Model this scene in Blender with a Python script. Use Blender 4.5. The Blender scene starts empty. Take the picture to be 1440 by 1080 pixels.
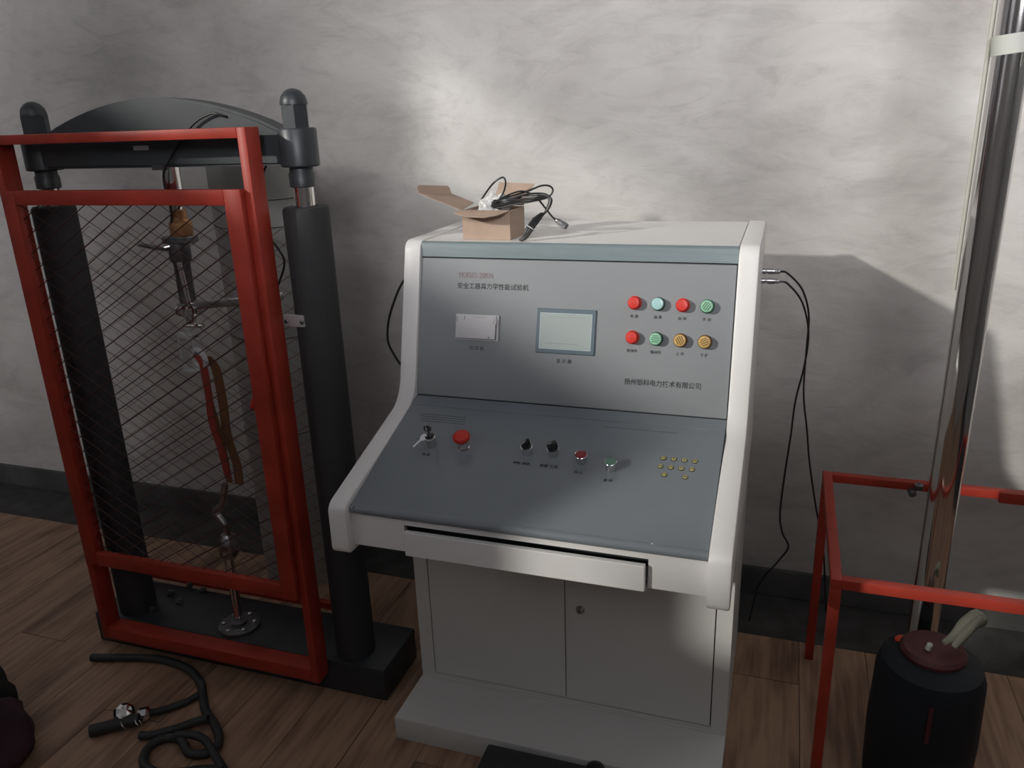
import bpy, bmesh, math, random
from mathutils import Vector, Matrix, noise
random.seed(7)
scene = bpy.context.scene
COL = scene.collection
PI = math.pi

# ------------------------------------------------------------------ camera
def basis(yaw, pitch, roll):
    cy, sy, cp, sp, cr, sr = (math.cos(yaw), math.sin(yaw), math.cos(pitch), math.sin(pitch), math.cos(roll), math.sin(roll))
    fwd = Vector((-sy*cp, cy*cp, sp)); right = Vector((cy, sy, 0)); up = right.cross(fwd)
    return cr*right+sr*up, -sr*right+cr*up, fwd
cr_, cu_, cf_ = basis(0.3343, -0.3258, -0.0359)
cam_d = bpy.data.cameras.new('camera'); cam = bpy.data.objects.new('camera', cam_d); COL.objects.link(cam)
m = Matrix((cr_, cu_, -cf_)).transposed().to_4x4(); m.translation = Vector((0.799, -1.697, 1.474))
cam.matrix_world = m
cam_d.sensor_width = 36; cam_d.lens = 1121.78/1440*36; cam_d.clip_start = 0.02
scene.camera = cam

# ------------------------------------------------------------------ light
world = bpy.data.worlds.new('world'); scene.world = world; world.use_nodes = True
bg = world.node_tree.nodes['Background']
bg.inputs[0].default_value = (0.90, 0.95, 1.0, 1); bg.inputs[1].default_value = 0.62
sun_d = bpy.data.lights.new('sun', 'SUN'); sun_d.energy = 3.1; sun_d.angle = math.radians(1.7); sun_d.color = (1.0, 0.965, 0.90)
sun = bpy.data.objects.new('sun', sun_d); COL.objects.link(sun)
SUN = Vector((0.93, 1.0, -0.50)).normalized()
sun.rotation_euler = (-SUN).to_track_quat('Z', 'Y').to_euler(); sun.location = (-3, -4, 3)
sky_d = bpy.data.lights.new('window_sky', 'AREA'); sky_d.shape = 'RECTANGLE'; sky_d.size = 3.2; sky_d.size_y = 1.7; sky_d.energy = 24; sky_d.color = (.93, .965, 1.0)
sky = bpy.data.objects.new('window_sky', sky_d); COL.objects.link(sky); sky.location = (-3.16, -5.0, 3.3)
sky.rotation_euler = Vector((-1, 0, 0)).to_track_quat('Z', 'Y').to_euler()
fill_d = bpy.data.lights.new('front_fill_light', 'AREA'); fill_d.shape = 'RECTANGLE'; fill_d.size = 2.3; fill_d.size_y = 1.8; fill_d.energy = 400; fill_d.color = (.97, .955, 1.0)  # added fill lamp high behind the camera, brightens wall and console
fill = bpy.data.objects.new('front_fill_light', fill_d); COL.objects.link(fill); fill.location = (1.95, -6.9, 3.3)
fill.rotation_euler = Vector((0, -1, 0)).to_track_quat('Z', 'Y').to_euler()
scene.view_settings.view_transform = 'Standard'; scene.view_settings.look = 'None'
scene.view_settings.gamma = 1; scene.view_settings.use_curve_mapping = False
scene.view_settings.exposure = 0.0

# ------------------------------------------------------------------ materials
def lin(c): return tuple((v/255/12.92 if v/255 <= .04045 else ((v/255+.055)/1.055)**2.4) for v in c)
def mat(name, col, rough=.5, metal=0, var=0, vscale=8, bump=0, bscale=60, spec=.5, coat=0, emit=None, es=0, trans=0, stretch=None):
    mt = bpy.data.materials.new(name); mt.use_nodes = True; nt = mt.node_tree; n = nt.nodes; L = nt.links
    b = n['Principled BSDF']; b.inputs['Base Color'].default_value = (*col, 1); b.inputs['Roughness'].default_value = rough
    b.inputs['Metallic'].default_value = metal; b.inputs['Specular IOR Level'].default_value = spec; b.inputs['Coat Weight'].default_value = coat
    b.inputs['Transmission Weight'].default_value = trans
    if emit: b.inputs['Emission Color'].default_value = (*emit, 1); b.inputs['Emission Strength'].default_value = es
    tc = n.new('ShaderNodeTexCoord'); mp = n.new('ShaderNodeMapping'); L.new(tc.outputs['Object'], mp.inputs[0])
    if stretch: mp.inputs['Scale'].default_value = stretch
    if var:
        nz = n.new('ShaderNodeTexNoise'); nz.inputs['Scale'].default_value = vscale; nz.inputs['Detail'].default_value = 6
        L.new(mp.outputs[0], nz.inputs[0])
        r = n.new('ShaderNodeMapRange'); r.inputs[1].default_value = .3; r.inputs[2].default_value = .7; r.inputs[3].default_value = 1-var; r.inputs[4].default_value = 1+var
        L.new(nz.outputs[0], r.inputs[0])
        mx = n.new('ShaderNodeVectorMath'); mx.operation = 'SCALE'; mx.inputs[0].default_value = col; L.new(r.outputs[0], mx.inputs['Scale'])
        L.new(mx.outputs[0], b.inputs['Base Color'])
    if bump:
        nb = n.new('ShaderNodeTexNoise'); nb.inputs['Scale'].default_value = bscale; nb.inputs['Detail'].default_value = 4; L.new(mp.outputs[0], nb.inputs[0])
        bp = n.new('ShaderNodeBump'); bp.inputs['Strength'].default_value = bump; bp.inputs['Distance'].default_value = .01
        L.new(nb.outputs[0], bp.inputs['Height']); L.new(bp.outputs[0], b.inputs['Normal'])
    return mt

M = {}
M['white'] = mat('white_paint', (.77, .762, .742), .38, var=.03, vscale=5, spec=.4)
M['cabinet'] = mat('cabinet_paint', (.62, .62, .595), .42, var=.03, vscale=4)
M['face'] = mat('grey_panel', (.222, .236, .246), .48, var=.03, vscale=6)
M['strip'] = mat('teal_strip', (.17, .215, .225), .35, var=.08, vscale=12, stretch=(1, 12, 12))
M['desk'] = mat('slate_desk', (.19, .214, .235), .33, var=.04, vscale=9, bump=.02, bscale=300)
M['seam'] = mat('dark_seam', (.03, .035, .04), .6)
M['print'] = mat('black_print', (.02, .02, .022), .7)
M['redprint'] = mat('faded_red_print', (.22, .15, .15), .7)
M['chrome'] = mat('chrome', (.72, .71, .70), .10, 1, var=.10, vscale=14, stretch=(1, 1, .3))
M['steel'] = mat('steel', (.45, .45, .46), .28, 1, var=.15, vscale=30)
M['darksteel'] = mat('dark_steel', (.16, .16, .165), .35, .8, var=.2, vscale=30)
M['black'] = mat('black_paint', (.030, .036, .040), .42, var=.2, vscale=10)
M['sleeve'] = mat('black_sleeve', (.030, .030, .031), .8, bump=.1, bscale=90)
M['rubber'] = mat('black_rubber', (.030, .032, .031), .55, var=.2, vscale=20)
M['cable'] = mat('black_cable', (.014, .014, .015), .38)
M['red'] = mat('red_paint', (.35, .040, .024), .45, var=.22, vscale=9, bump=.03, bscale=40, spec=.3)
M['wire'] = mat('red_black_wire', (.06, .018, .018), .4, .2, var=.2)
M['wire_back'] = mat('red_wire', (.14, .035, .028), .4, .2, var=.2)
M['redcap'] = mat('red_plastic', (.62, .03, .018), .35, var=.05)
M['darkred'] = mat('dark_red_plastic', (.25, .012, .015), .35)
M['cyancap'] = mat('pale_cyan_plastic', (.38, .62, .60), .3, coat=.5)
M['greencap'] = mat('pale_green_plastic', (.30, .58, .38), .35)
M['greenrim'] = mat('dark_green_plastic', (.03, .12, .07), .4)
M['ambercap'] = mat('amber_plastic', (.58, .38, .12), .35)
M['amberrim'] = mat('brown_amber_plastic', (.12, .05, .012), .4)
M['greenbutton'] = mat('dull_green_plastic', (.10, .20, .15), .35)
M['blackplastic'] = mat('black_plastic', (.02, .02, .022), .35)
M['brass'] = mat('yellow_stud', (.46, .42, .17), .4, .3, var=.25, vscale=200)
M['cardboard'] = mat('cardboard', (.40, .295, .225), .85, var=.07, vscale=20, bump=.06, bscale=80)
M['film'] = mat('white_plastic_film', (.60, .60, .59), .25, var=.10, vscale=30, bump=.6, bscale=40)
M['offwhite'] = mat('offwhite_plastic', (.50, .50, .51), .45, var=.03)
M['bezel'] = mat('screen_bezel', (.10, .14, .165), .4)
M['lcdrim'] = mat('screen_rim', (.45, .55, .56), .4)
M['lcd'] = mat('lcd_glass', (.28, .31, .30), .10, emit=(.46, .51, .50), es=.20, coat=.4)
M['lcdline'] = mat('lcd_line', (.14, .19, .18), .4)
M['key'] = mat('key_metal', (.90, .90, .90), .35, .0)
M['zinc'] = mat('zinc_plate', (.55, .56, .56), .4, .5, var=.1, vscale=30)
M['grey_tube'] = mat('grey_plastic', (.30, .30, .28), .55, var=.08, vscale=5)
M['tape'] = mat('cream_tape', (.43, .44, .40), .6, var=.05)
M['cream'] = mat('cream_plastic', (.40, .40, .355), .6)
M['bluebin'] = mat('dark_blue_plastic', (.011, .016, .021), .6, var=.2, spec=.3)
M['maroon'] = mat('maroon_plastic', (.075, .014, .017), .6, var=.3, vscale=30)
M['cloth'] = mat('maroon_cloth', (.045, .018, .026), .95, var=.3, bump=.3, bscale=120)
M['blackcloth'] = mat('black_cloth', (.013, .014, .013), .95, var=.3, bump=.3, bscale=120)
M['orange'] = mat('orange_plastic', (.70, .07, .02), .4)
M['rope'] = mat('red_webbing', (.30, .035, .02), .8, bump=.3, bscale=200)
M['rope2'] = mat('brown_webbing', (.17, .075, .03), .85, bump=.3, bscale=200)
M['bronze'] = mat('bronze', (.42, .22, .10), .4, .6, var=.15)
M['glove'] = mat('grey_green_cloth', (.17, .17, .13), .9, var=.2)

def wall_material():
    mt = bpy.data.materials.new('plaster'); mt.use_nodes = True; nt = mt.node_tree; n = nt.nodes; L = nt.links
    b = n['Principled BSDF']; b.inputs['Roughness'].default_value = .78; b.inputs['Specular IOR Level'].default_value = .3
    tc = n.new('ShaderNodeTexCoord')
    def nz(scale, det, st=(1, 1, 1), rough=.55, dist=0):
        mp = n.new('ShaderNodeMapping'); mp.inputs['Scale'].default_value = st; L.new(tc.outputs['Object'], mp.inputs[0])
        t = n.new('ShaderNodeTexNoise'); t.inputs['Scale'].default_value = scale; t.inputs['Detail'].default_value = det; t.inputs['Roughness'].default_value = rough
        t.inputs['Distortion'].default_value = dist
        L.new(mp.outputs[0], t.inputs[0]); return t.outputs[0]
    r1 = n.new('ShaderNodeValToRGB'); e = r1.color_ramp.elements
    e[0].position = .32; e[0].color = (.40, .385, .36, 1); e[1].position = .66; e[1].color = (.56, .55, .52, 1)
    L.new(nz(1.6, 8, (1, 1, 1.5), .6, .8), r1.inputs[0])
    r2 = n.new('ShaderNodeValToRGB'); e = r2.color_ramp.elements
    e[0].position = .30; e[0].color = (.80, .79, .79, 1); e[1].position = .52; e[1].color = (1, 1, 1, 1)
    L.new(nz(4.5, 10, (1, 1, 2.6), .68, 1.5), r2.inputs[0])
    mx = n.new('ShaderNodeMix'); mx.data_type = 'RGBA'; mx.blend_type = 'MULTIPLY'; mx.inputs[0].default_value = .8
    L.new(r1.outputs[0], mx.inputs[6]); L.new(r2.outputs[0], mx.inputs[7])
    L.new(mx.outputs[2], b.inputs['Base Color'])
    bp = n.new('ShaderNodeBump'); bp.inputs['Strength'].default_value = .16; bp.inputs['Distance'].default_value = .02
    L.new(nz(7, 8, (1, 1, 2), .6, 1), bp.inputs['Height']); L.new(bp.outputs[0], b.inputs['Normal'])
    return mt
M['wall'] = wall_material()

def wood_material():
    mt = bpy.data.materials.new('oak_board'); mt.use_nodes = True; nt = mt.node_tree; n = nt.nodes; L = nt.links
    b = n['Principled BSDF']; b.inputs['Roughness'].default_value = .55
    tc = n.new('ShaderNodeTexCoord'); oi = n.new('ShaderNodeObjectInfo')
    add = n.new('ShaderNodeVectorMath'); L.new(tc.outputs['Object'], add.inputs[0])
    cb = n.new('ShaderNodeCombineXYZ'); ml = n.new('ShaderNodeMath'); ml.operation = 'MULTIPLY'; ml.inputs[1].default_value = 30
    L.new(oi.outputs['Random'], ml.inputs[0]); L.new(ml.outputs[0], cb.inputs[0]); L.new(ml.outputs[0], cb.inputs[2]); L.new(cb.outputs[0], add.inputs[1])
    mp = n.new('ShaderNodeMapping'); mp.inputs['Scale'].default_value = (1, .32, 1); L.new(add.outputs[0], mp.inputs[0])
    t = n.new('ShaderNodeTexNoise'); t.inputs['Scale'].default_value = 6.5; t.inputs['Detail'].default_value = 2; t.inputs['Distortion'].default_value = .4; L.new(mp.outputs[0], t.inputs[0])
    m2 = n.new('ShaderNodeMath'); m2.operation = 'MULTIPLY'; m2.inputs[1].default_value = 15; L.new(t.outputs[0], m2.inputs[0])
    sn = n.new('ShaderNodeMath'); sn.operation = 'SINE'; L.new(m2.outputs[0], sn.inputs[0])
    f = n.new('ShaderNodeTexNoise'); f.inputs['Scale'].default_value = 60; f.inputs['Detail'].default_value = 5
    mpf = n.new('ShaderNodeMapping'); mpf.inputs['Scale'].default_value = (1, .08, 1); L.new(add.outputs[0], mpf.inputs[0]); L.new(mpf.outputs[0], f.inputs[0])
    ma = n.new('ShaderNodeMath'); ma.operation = 'MULTIPLY_ADD'; ma.inputs[1].default_value = .16; ma.inputs[2].default_value = .0; L.new(sn.outputs[0], ma.inputs[0])
    mb = n.new('ShaderNodeMath'); mb.operation = 'ADD'; L.new(ma.outputs[0], mb.inputs[0]); L.new(f.outputs[0], mb.inputs[1])
    r = n.new('ShaderNodeValToRGB'); e = r.color_ramp.elements
    e[0].position = .25; e[0].color = (.17, .094, .058, 1); e[1].position = .72; e[1].color = (.41, .26, .165, 1)
    L.new(mb.outputs[0], r.inputs[0]); L.new(r.outputs[0], b.inputs['Base Color'])
    return mt
M['wood'] = wood_material()

def glass_material(name, t, tint=(1, 1, 1)):
    mt = bpy.data.materials.new(name); mt.use_nodes = True; nt = mt.node_tree; n = nt.nodes; L = nt.links
    n.remove(n['Principled BSDF'])
    tr = n.new('ShaderNodeBsdfTransparent'); tr.inputs[0].default_value = (t*tint[0], t*tint[1], t*tint[2], 1)
    gl = n.new('ShaderNodeBsdfDiffuse'); gl.inputs[0].default_value = (.5, .5, .48, 1)
    mx = n.new('ShaderNodeMixShader'); mx.inputs[0].default_value = .08
    L.new(tr.outputs[0], mx.inputs[1]); L.new(gl.outputs[0], mx.inputs[2]); L.new(mx.outputs[0], n['Material Output'].inputs[0])
    return mt

# ------------------------------------------------------------------ helpers
ORG = {}
def link(o, parent, origin):
    COL.objects.link(o); o.parent = parent; ORG[o.name] = origin
def thing(name, label, cat, loc=(0, 0, 0), group=None):
    o = bpy.data.objects.new(name, None); o.empty_display_size = .05; o.location = loc
    link(o, None, Vector(loc)); o['label'] = label; o['category'] = cat
    if group: o['group'] = group
    return o
def obj(name, bm, material, parent=None, smooth=False, label=None, origin=None):
    """bm is in world coordinates"""
    po = ORG[parent.name] if parent else Vector((0, 0, 0))
    og = Vector(origin) if origin else po
    bmesh.ops.transform(bm, matrix=Matrix.Translation(-og), verts=bm.verts)
    me = bpy.data.meshes.new(name); bm.to_mesh(me); bm.free()
    if smooth:
        for p in me.polygons: p.use_smooth = True
        try: me.set_sharp_from_angle(angle=math.radians(38))
        except Exception: pass
    me.materials.append(M[material] if isinstance(material, str) else material)
    o = bpy.data.objects.new(name, me); link(o, parent, og); o.location = og-po
    if label: o['label'] = label
    return o
def tag(o, label, cat, group=None):
    o['label'] = label; o['category'] = cat
    if group: o['group'] = group
    return o
def struct(o): o['kind'] = 'structure'; return o

def box(bm, x0, x1, y0, y1, z0, z1, bev=0, mtx=None, seg=2):
    r = bmesh.ops.create_cube(bm, size=1)['verts']
    for v in r: v.co = Vector(((x0+x1)/2+v.co.x*(x1-x0), (y0+y1)/2+v.co.y*(y1-y0), (z0+z1)/2+v.co.z*(z1-z0)))
    vs = r
    if bev:
        es = list({e for v in r for e in v.link_edges})
        g = bmesh.ops.bevel(bm, geom=es, offset=bev, segments=seg, affect='EDGES', profile=.5)
        vs = list({v for f in g['faces'] for v in f.verts} | {v for v in r if v.is_valid})
        seen = set(vs); st = list(vs)
        while st:
            v = st.pop()
            for e in v.link_edges:
                w = e.other_vert(v)
                if w not in seen: seen.add(w); st.append(w)
        vs = list(seen)
    if mtx: bmesh.ops.transform(bm, matrix=mtx, verts=vs)
    return vs
def B(*a, **k):
    bm = bmesh.new(); box(bm, *a, **k); return bm
def frame_from(n, x=None):
    n = Vector(n).normalized()
    x = Vector(x) if x is not None else (Vector((1, 0, 0)) if abs(n.x) < .9 else Vector((0, 1, 0)))
    x = (x-n*x.dot(n)).normalized(); y = n.cross(x)
    return x, y, n
def lathe(bm, base, axis, prof, seg=24, closed=True):
    """prof: list of (r, h) along axis from base"""
    x, y, n = frame_from(axis); base = Vector(base); rings = []
    for r, h in prof:
        if r < 1e-6: rings.append([bm.verts.new(base+n*h)])
        else: rings.append([bm.verts.new(base+n*h+(x*math.cos(2*PI*i/seg)+y*math.sin(2*PI*i/seg))*r) for i in range(seg)])
    for a, b in zip(rings, rings[1:]):
        for i in range(seg):
            j = (i+1) % seg
            if len(a) == 1 and len(b) == 1: continue
            if len(a) == 1: bm.faces.new((a[0], b[j], b[i]))
            elif len(b) == 1: bm.faces.new((a[i], a[j], b[0]))
            else: bm.faces.new((a[i], a[j], b[j], b[i]))
    if closed:
        if len(rings[0]) > 1: bm.faces.new(list(reversed(rings[0])))
        if len(rings[-1]) > 1: bm.faces.new(rings[-1])
    bmesh.ops.recalc_face_normals(bm, faces=bm.faces)
def Lt(*a, **k):
    bm = bmesh.new(); lathe(bm, *a, **k); return bm
def cyl(bm, a, b, r, seg=16, r2=None):
    a = Vector(a); b = Vector(b); lathe(bm, a, b-a, [(r, 0), (r if r2 is None else r2, (b-a).length)], seg)
def Cy(*a, **k):
    bm = bmesh.new(); cyl(bm, *a, **k); return bm
def spline(pts, n=8):
    pts = [Vector(p) for p in pts]; out = []
    P = [pts[0]*2-pts[1]]+pts+[pts[-1]*2-pts[-2]]
    for i in range(1, len(P)-2):
        for k in range(n):
            t = k/n; a, b, c, d = P[i-1], P[i], P[i+1], P[i+2]
            out.append(.5*((2*b)+(c-a)*t+(2*a-5*b+4*c-d)*t*t+(3*b-a-3*c+d)*t**3))
    out.append(pts[-1]); return out
def tube(bm, pts, r, seg=8, n=8, smooth=True):
    ps = spline(pts, n) if smooth else [Vector(p) for p in pts]
    rings = []; x = None
    for i, p in enumerate(ps):
        t = (ps[min(i+1, len(ps)-1)]-ps[max(i-1, 0)])
        if t.length < 1e-9: t = Vector((0, 0, 1))
        t.normalize()
        if x is None: x, y, _ = frame_from(t)
        else:
            x = x-t*x.dot(t)
            x = x.normalized() if x.length > 1e-6 else frame_from(t)[0]
            y = t.cross(x)
        rr = r(i/(len(ps)-1)) if callable(r) else r
        rings.append([bm.verts.new(p+(x*math.cos(2*PI*k/seg)+y*math.sin(2*PI*k/seg))*rr) for k in range(seg)])
    for a, b in zip(rings, rings[1:]):
        for i in range(seg): bm.faces.new((a[i], a[(i+1) % seg], b[(i+1) % seg], b[i]))
    bm.faces.new(list(reversed(rings[0]))); bm.faces.new(rings[-1])
    bmesh.ops.recalc_face_normals(bm, faces=bm.faces)
def Tu(*a, **k):
    bm = bmesh.new(); tube(bm, *a, **k); return bm
def prism_x(bm, prof, x0, x1):
    """prof: (y,z) outline extruded along x"""
    a = [bm.verts.new((x0, y, z)) for y, z in prof]; b = [bm.verts.new((x1, y, z)) for y, z in prof]
    k = len(prof)
    fa = bm.faces.new(a); fb = bm.faces.new(list(reversed(b)))
    for i in range(k): bm.faces.new((a[i], b[i], b[(i+1) % k], a[(i+1) % k]))
    bmesh.ops.recalc_face_normals(bm, faces=bm.faces)
    return fa, fb
def prism_y(bm, prof, y0, y1):
    a = [bm.verts.new((x, y0, z)) for x, z in prof]; b = [bm.verts.new((x, y1, z)) for x, z in prof]
    k = len(prof); bm.faces.new(a); bm.faces.new(list(reversed(b)))
    for i in range(k): bm.faces.new((a[i], b[i], b[(i+1) % k], a[(i+1) % k]))
    bmesh.ops.recalc_face_normals(bm, faces=bm.faces)
def torus(bm, c, axis, R, r, seg=20, s2=8, arc=1.0, start=0):
    x, y, n = frame_from(axis); c = Vector(c); k = int(seg*arc)
    pts = [c+(x*math.cos(start+2*PI*i/seg)+y*math.sin(start+2*PI*i/seg))*R for i in range(k+(1 if arc < 1 else 1))]
    tube(bm, pts, r, s2, smooth=False)
def text_mesh(name, s, size, origin, X, Y, material, parent, align='LEFT', sx=1.0, lift=.0006, space=1.0, bold=0):
    cu = bpy.data.curves.new('txt', 'FONT'); cu.body = s; cu.size = size; cu.align_x = align; cu.align_y = 'CENTER'; cu.space_character = space
    cu.offset = bold; cu.resolution_u = 2
    o = bpy.data.objects.new('txt', cu); COL.objects.link(o)
    bpy.context.view_layer.update()
    dg = bpy.context.evaluated_depsgraph_get()
    me = bpy.data.meshes.new_from_object(o.evaluated_get(dg))
    bpy.data.objects.remove(o); bpy.data.curves.remove(cu)
    N = Vector(X).cross(Vector(Y)).normalized()
    bm = bmesh.new(); bm.from_mesh(me); bpy.data.meshes.remove(me)
    for v in bm.verts: v.co = Vector(origin)+Vector(X)*v.co.x*sx+Vector(Y)*v.co.y+N*lift
    return obj(name, bm, material, parent)

# ------------------------------------------------------------------ room
YW = .63            # back wall plane
XL = -3.2           # left wall (with the windows)
def quadwall(name, mtl, pts, n):
    bm = bmesh.new(); vs = [bm.verts.new(p) for p in pts]; bm.faces.new(vs)
    g = bmesh.ops.extrude_face_region(bm, geom=bm.faces[:])
    bmesh.ops.translate(bm, vec=n, verts=[v for v in g['geom'] if isinstance(v, bmesh.types.BMVert)])
    bmesh.ops.recalc_face_normals(bm, faces=bm.faces)
    return struct(obj(name, bm, mtl))
H = 4.3
M['darkwall'] = mat('dark_plaster', (.40, .395, .40), .85, var=.2, vscale=3)
quadwall('wall_back', 'wall', [(XL, YW, -.006), (3.2, YW, -.006), (3.2, YW, H), (XL, YW, H)], (0, .2, 0))
# left wall: pieces round the window openings (one mesh). e = y - x/.93, c = z + .5376 x
def ey(e): return e+XL/.93
def cz(c): return c-.5376*XL
wl = bmesh.new()
ys = [(-7.2, ey(-3.2)), (ey(-3.2), ey(-1.1)), (ey(-1.1), ey(-.78)), (ey(-.78), ey(.92)), (ey(.92), ey(1.32)), (ey(1.32), YW+.2)]
holes = [None, (cz(1.05), cz(2.6)), (cz(.66), cz(2.6)), (cz(1.15), cz(2.6)), (cz(.95), cz(2.6)), None]
for (a, b), h in zip(ys, holes):
    if h is None: box(wl, XL-.02, XL, a, b, -.006, 4.9)
    else:
        box(wl, XL-.02, XL, a, b, -.006, h[0]); box(wl, XL-.02, XL, a, b, h[1], 4.9)
struct(obj('wall_left', wl, 'darkwall'))
quadwall('wall_front', 'darkwall', [(XL, -7, 0), (3.2, -7, 0), (3.2, -7, H), (XL, -7, H)], (0, -.2, 0))
quadwall('wall_right', 'darkwall', [(3.2, -7, 0), (3.2, YW, 0), (3.2, YW, H), (3.2, -7, H)], (.2, 0, 0))
quadwall('ceiling', 'darkwall', [(XL, -7, H), (3.2, -7, H), (3.2, YW, H), (XL, YW, H)], (0, 0, .2))
wp = bmesh.new(); box(wp, XL, -2.25, -2.35, -2.25, 0, 2.32); box(wp, -2.25, -1.42, -2.35, -2.25, 0, 1.88); box(wp, -1.42, -.50, -2.35, -2.25, 0, 1.36); box(wp, -.50, .25, -2.35, -2.25, 0, 2.65); box(wp, .25, 3.2, -2.35, -2.25, 0, 1.90)
struct(obj('wall_light_blocker', wp, 'darkwall'))  # added out of view, stepped to block low ambient light but pass sun
M['pane_dusty'] = glass_material('dusty_glass', .28)
M['pane_frosted'] = glass_material('frosted_glass', .46, (1, .98, .98))
M['pane_grey'] = glass_material('greyed_glass', .90)
M['pane_clear'] = glass_material('clear_glass', .97)
def pane(name, e0, e1, c0, c1, mt, n):
    return struct(obj(name, B(XL-.012, XL-.008, ey(e0), ey(e1), cz(c0), cz(c1)), mt))
pane('window_1', .92, 1.32, .95, 2.6, 'pane_dusty', 1)
w2 = pane('window_2', -.78, .92, 1.15, 1.50, 'pane_clear', 2)
obj('transom_pane', B(XL-.012, XL-.008, ey(-.25), ey(.92), cz(1.50), cz(2.6)), 'pane_frosted', w2)
obj('transom_pane', B(XL-.012, XL-.008, ey(-.78), ey(-.25), cz(1.50), cz(2.6)), 'pane_grey', w2)
struct(obj('front_fill_panel', B(.8, 3.12, -6.99, -6.97, 2.4, 4.2), 'film'))  # blank panel added behind the front fill lamp, wall has no opening
w3 = pane('window_3', -3.2, -.78, 1.58, 2.6, 'pane_clear', 3)
obj('lower_pane', B(XL-.012, XL-.008, ey(-1.1), ey(-.78), cz(.66), cz(1.58)), 'pane_grey', w3)
obj('lower_pane', B(XL-.012, XL-.008, ey(-3.2), ey(-1.1), cz(1.05), cz(1.58)), 'pane_grey', w3)

# floor slab with boards
fl = struct(obj('floor', B(XL-.3, 3.5, -7.3, YW+.3, -.10, -.006), 'seam'))
M['floor_strip'] = mat('dark_floor_strip', (.058, .057, .054), .85, var=.35, vscale=14, bump=.2, bscale=30)
M['wall_band'] = mat('dark_grey_band', (.085, .085, .082), .75, var=.3, vscale=7, bump=.15, bscale=20)
struct(obj('edge_strip_1', B(XL, 3.2, .402, YW, -.006, .0), 'floor_strip'))  # dark strip of floor between the board ends and the back wall
struct(obj('wall_band_back', B(XL, 3.2, YW-.014, YW, 0, .095, bev=.004), 'wall_band'))  # dark grey band along the foot of the back wall
YB = .40
pw, pl_ = .176, 1.21
bme = bmesh.new(); box(bme, 0, pw-.0016, 0, pl_-.0016, -.006, 0, bev=.0009, seg=1)
me_b = bpy.data.meshes.new('board'); bme.to_mesh(me_b); bme.free(); me_b.materials.append(M['wood'])
i = 0; x = -2.95
while x < 2.4:
    off = (i*0.47) % pl_
    y = YB-off
    while y > -1.9:
        y0 = y-pl_
        if y0 < YB:
            o = bpy.data.objects.new('board', me_b); link(o, fl, Vector((x, y0, 0))); o.location = (x, y0, 0)
        y = y0
    # short board that reaches the wall
    if off > .05:
        bs = bmesh.new(); box(bs, x, x+pw-.0016, YB-off, YB-.001, -.006, 0)
        obj('board', bs, 'wood', fl)
    x += pw; i += 1

# ------------------------------------------------------------------ control console
W = .713
con = thing('control_console', 'grey and white steel control console with sloping button desk and cabinet doors', 'control console', (W/2, -.1, 0))
F0 = Vector((0, -.007, 1.166)); F1 = Vector((0, -.088, .855)); D1 = Vector((0, -.429, .7325))
def surf(P0, P1):     # P0 lower, P1 upper
    Y = (P1-P0).normalized(); X = Vector((1, 0, 0)); return X, Y, X.cross(Y)
FX, FY, FN = surf(F1, F0); DX, DY, DN = surf(D1, F1)
def fpt(x, z): t = (z-F1.z)/(F0.z-F1.z); p = F1.lerp(F0, t); return Vector((x, p.y, p.z))
def dpt(x, y): t = (y-D1.y)/(F1.y-D1.y); p = D1.lerp(F1, t); return Vector((x, p.y, p.z))
# side panels: front band proud of the panels between them
def arc(cx, cz_, r, a0, a1, n):
    return [(cx+r*math.cos(math.radians(a0+(a1-a0)*k/n)), cz_+r*math.sin(math.radians(a0+(a1-a0)*k/n))) for k in range(n+1)]
def bez(p0, p1, p2, n): return [((1-t)**2*p0[0]+2*t*(1-t)*p1[0]+t*t*p2[0], (1-t)**2*p0[1]+2*t*(1-t)*p1[1]+t*t*p2[1]) for t in [k/n for k in range(n+1)]]
prof = [(.391, 1.204)]+arc(.016, 1.176, .028, 90, 172, 7)
prof += bez((-.088, .888), (-.102, .845), (-.140, .832), 8)
prof += bez((-.425, .7455), (-.447, .738), (-.448, .722), 5)
prof += bez((-.449, .645), (-.449, .630), (-.436, .6295), 4)
prof += [(-.405, .629), (-.392, .640), (-.10, .640), (-.10, .62), (.391, .62)]
for nm, x0, x1 in (('l', -.041, 0), ('r', .713, .754)):
    bm = bmesh.new(); fa, fb = prism_x(bm, prof, x0, x1)
    es = list(set(fa.edges) | set(fb.edges))
    bmesh.ops.bevel(bm, geom=es, offset=.004, segments=2, affect='EDGES', profile=.5)
    bmesh.ops.recalc_face_normals(bm, faces=bm.faces)
    obj('side_panel', bm, 'white', con, smooth=True)
obj('top_panel', B(.0015, W-.0015, .006, .389, 1.190, 1.2015, bev=.0015), 'white', con)
obj('back_panel', B(0, W, .382, .391, .62, 1.19), 'white', con)
# teal rolled strip
bm = bmesh.new()
sp = [(.005, 1.2018)]+arc(.006, 1.194, .0078, 90, 170, 5)+[(-.0072, 1.168), (.004, 1.167), (.006, 1.19)]
prism_x(bm, sp, .0006, W-.0006); obj('top_strip', bm, 'strip', con, smooth=True)
# face plate (recess seam at its edges)
def slab(P_lo, P_hi, x0, x1, th, bev=.0008):
    X, Y, N = surf(P_lo, P_hi); L_ = (P_hi-P_lo).length
    bm = bmesh.new(); box(bm, x0, x1, 0, L_, -th, 0, bev=bev, seg=1)
    mt = Matrix((X, Y, N)).transposed().to_4x4(); mt.translation = Vector((0, P_lo.y, P_lo.z))
    bmesh.ops.transform(bm, matrix=mt, verts=bm.verts); return bm
obj('inner_shell', slab(F1+Vector((0, .006, -.004)), F0+Vector((0, .006, .0)), .0, W, .006), 'seam', con)
obj('face_plate', slab(F1+FY*.0012, F0-FY*.0012, .0022, W-.0022, .0035), 'face', con)
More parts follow.
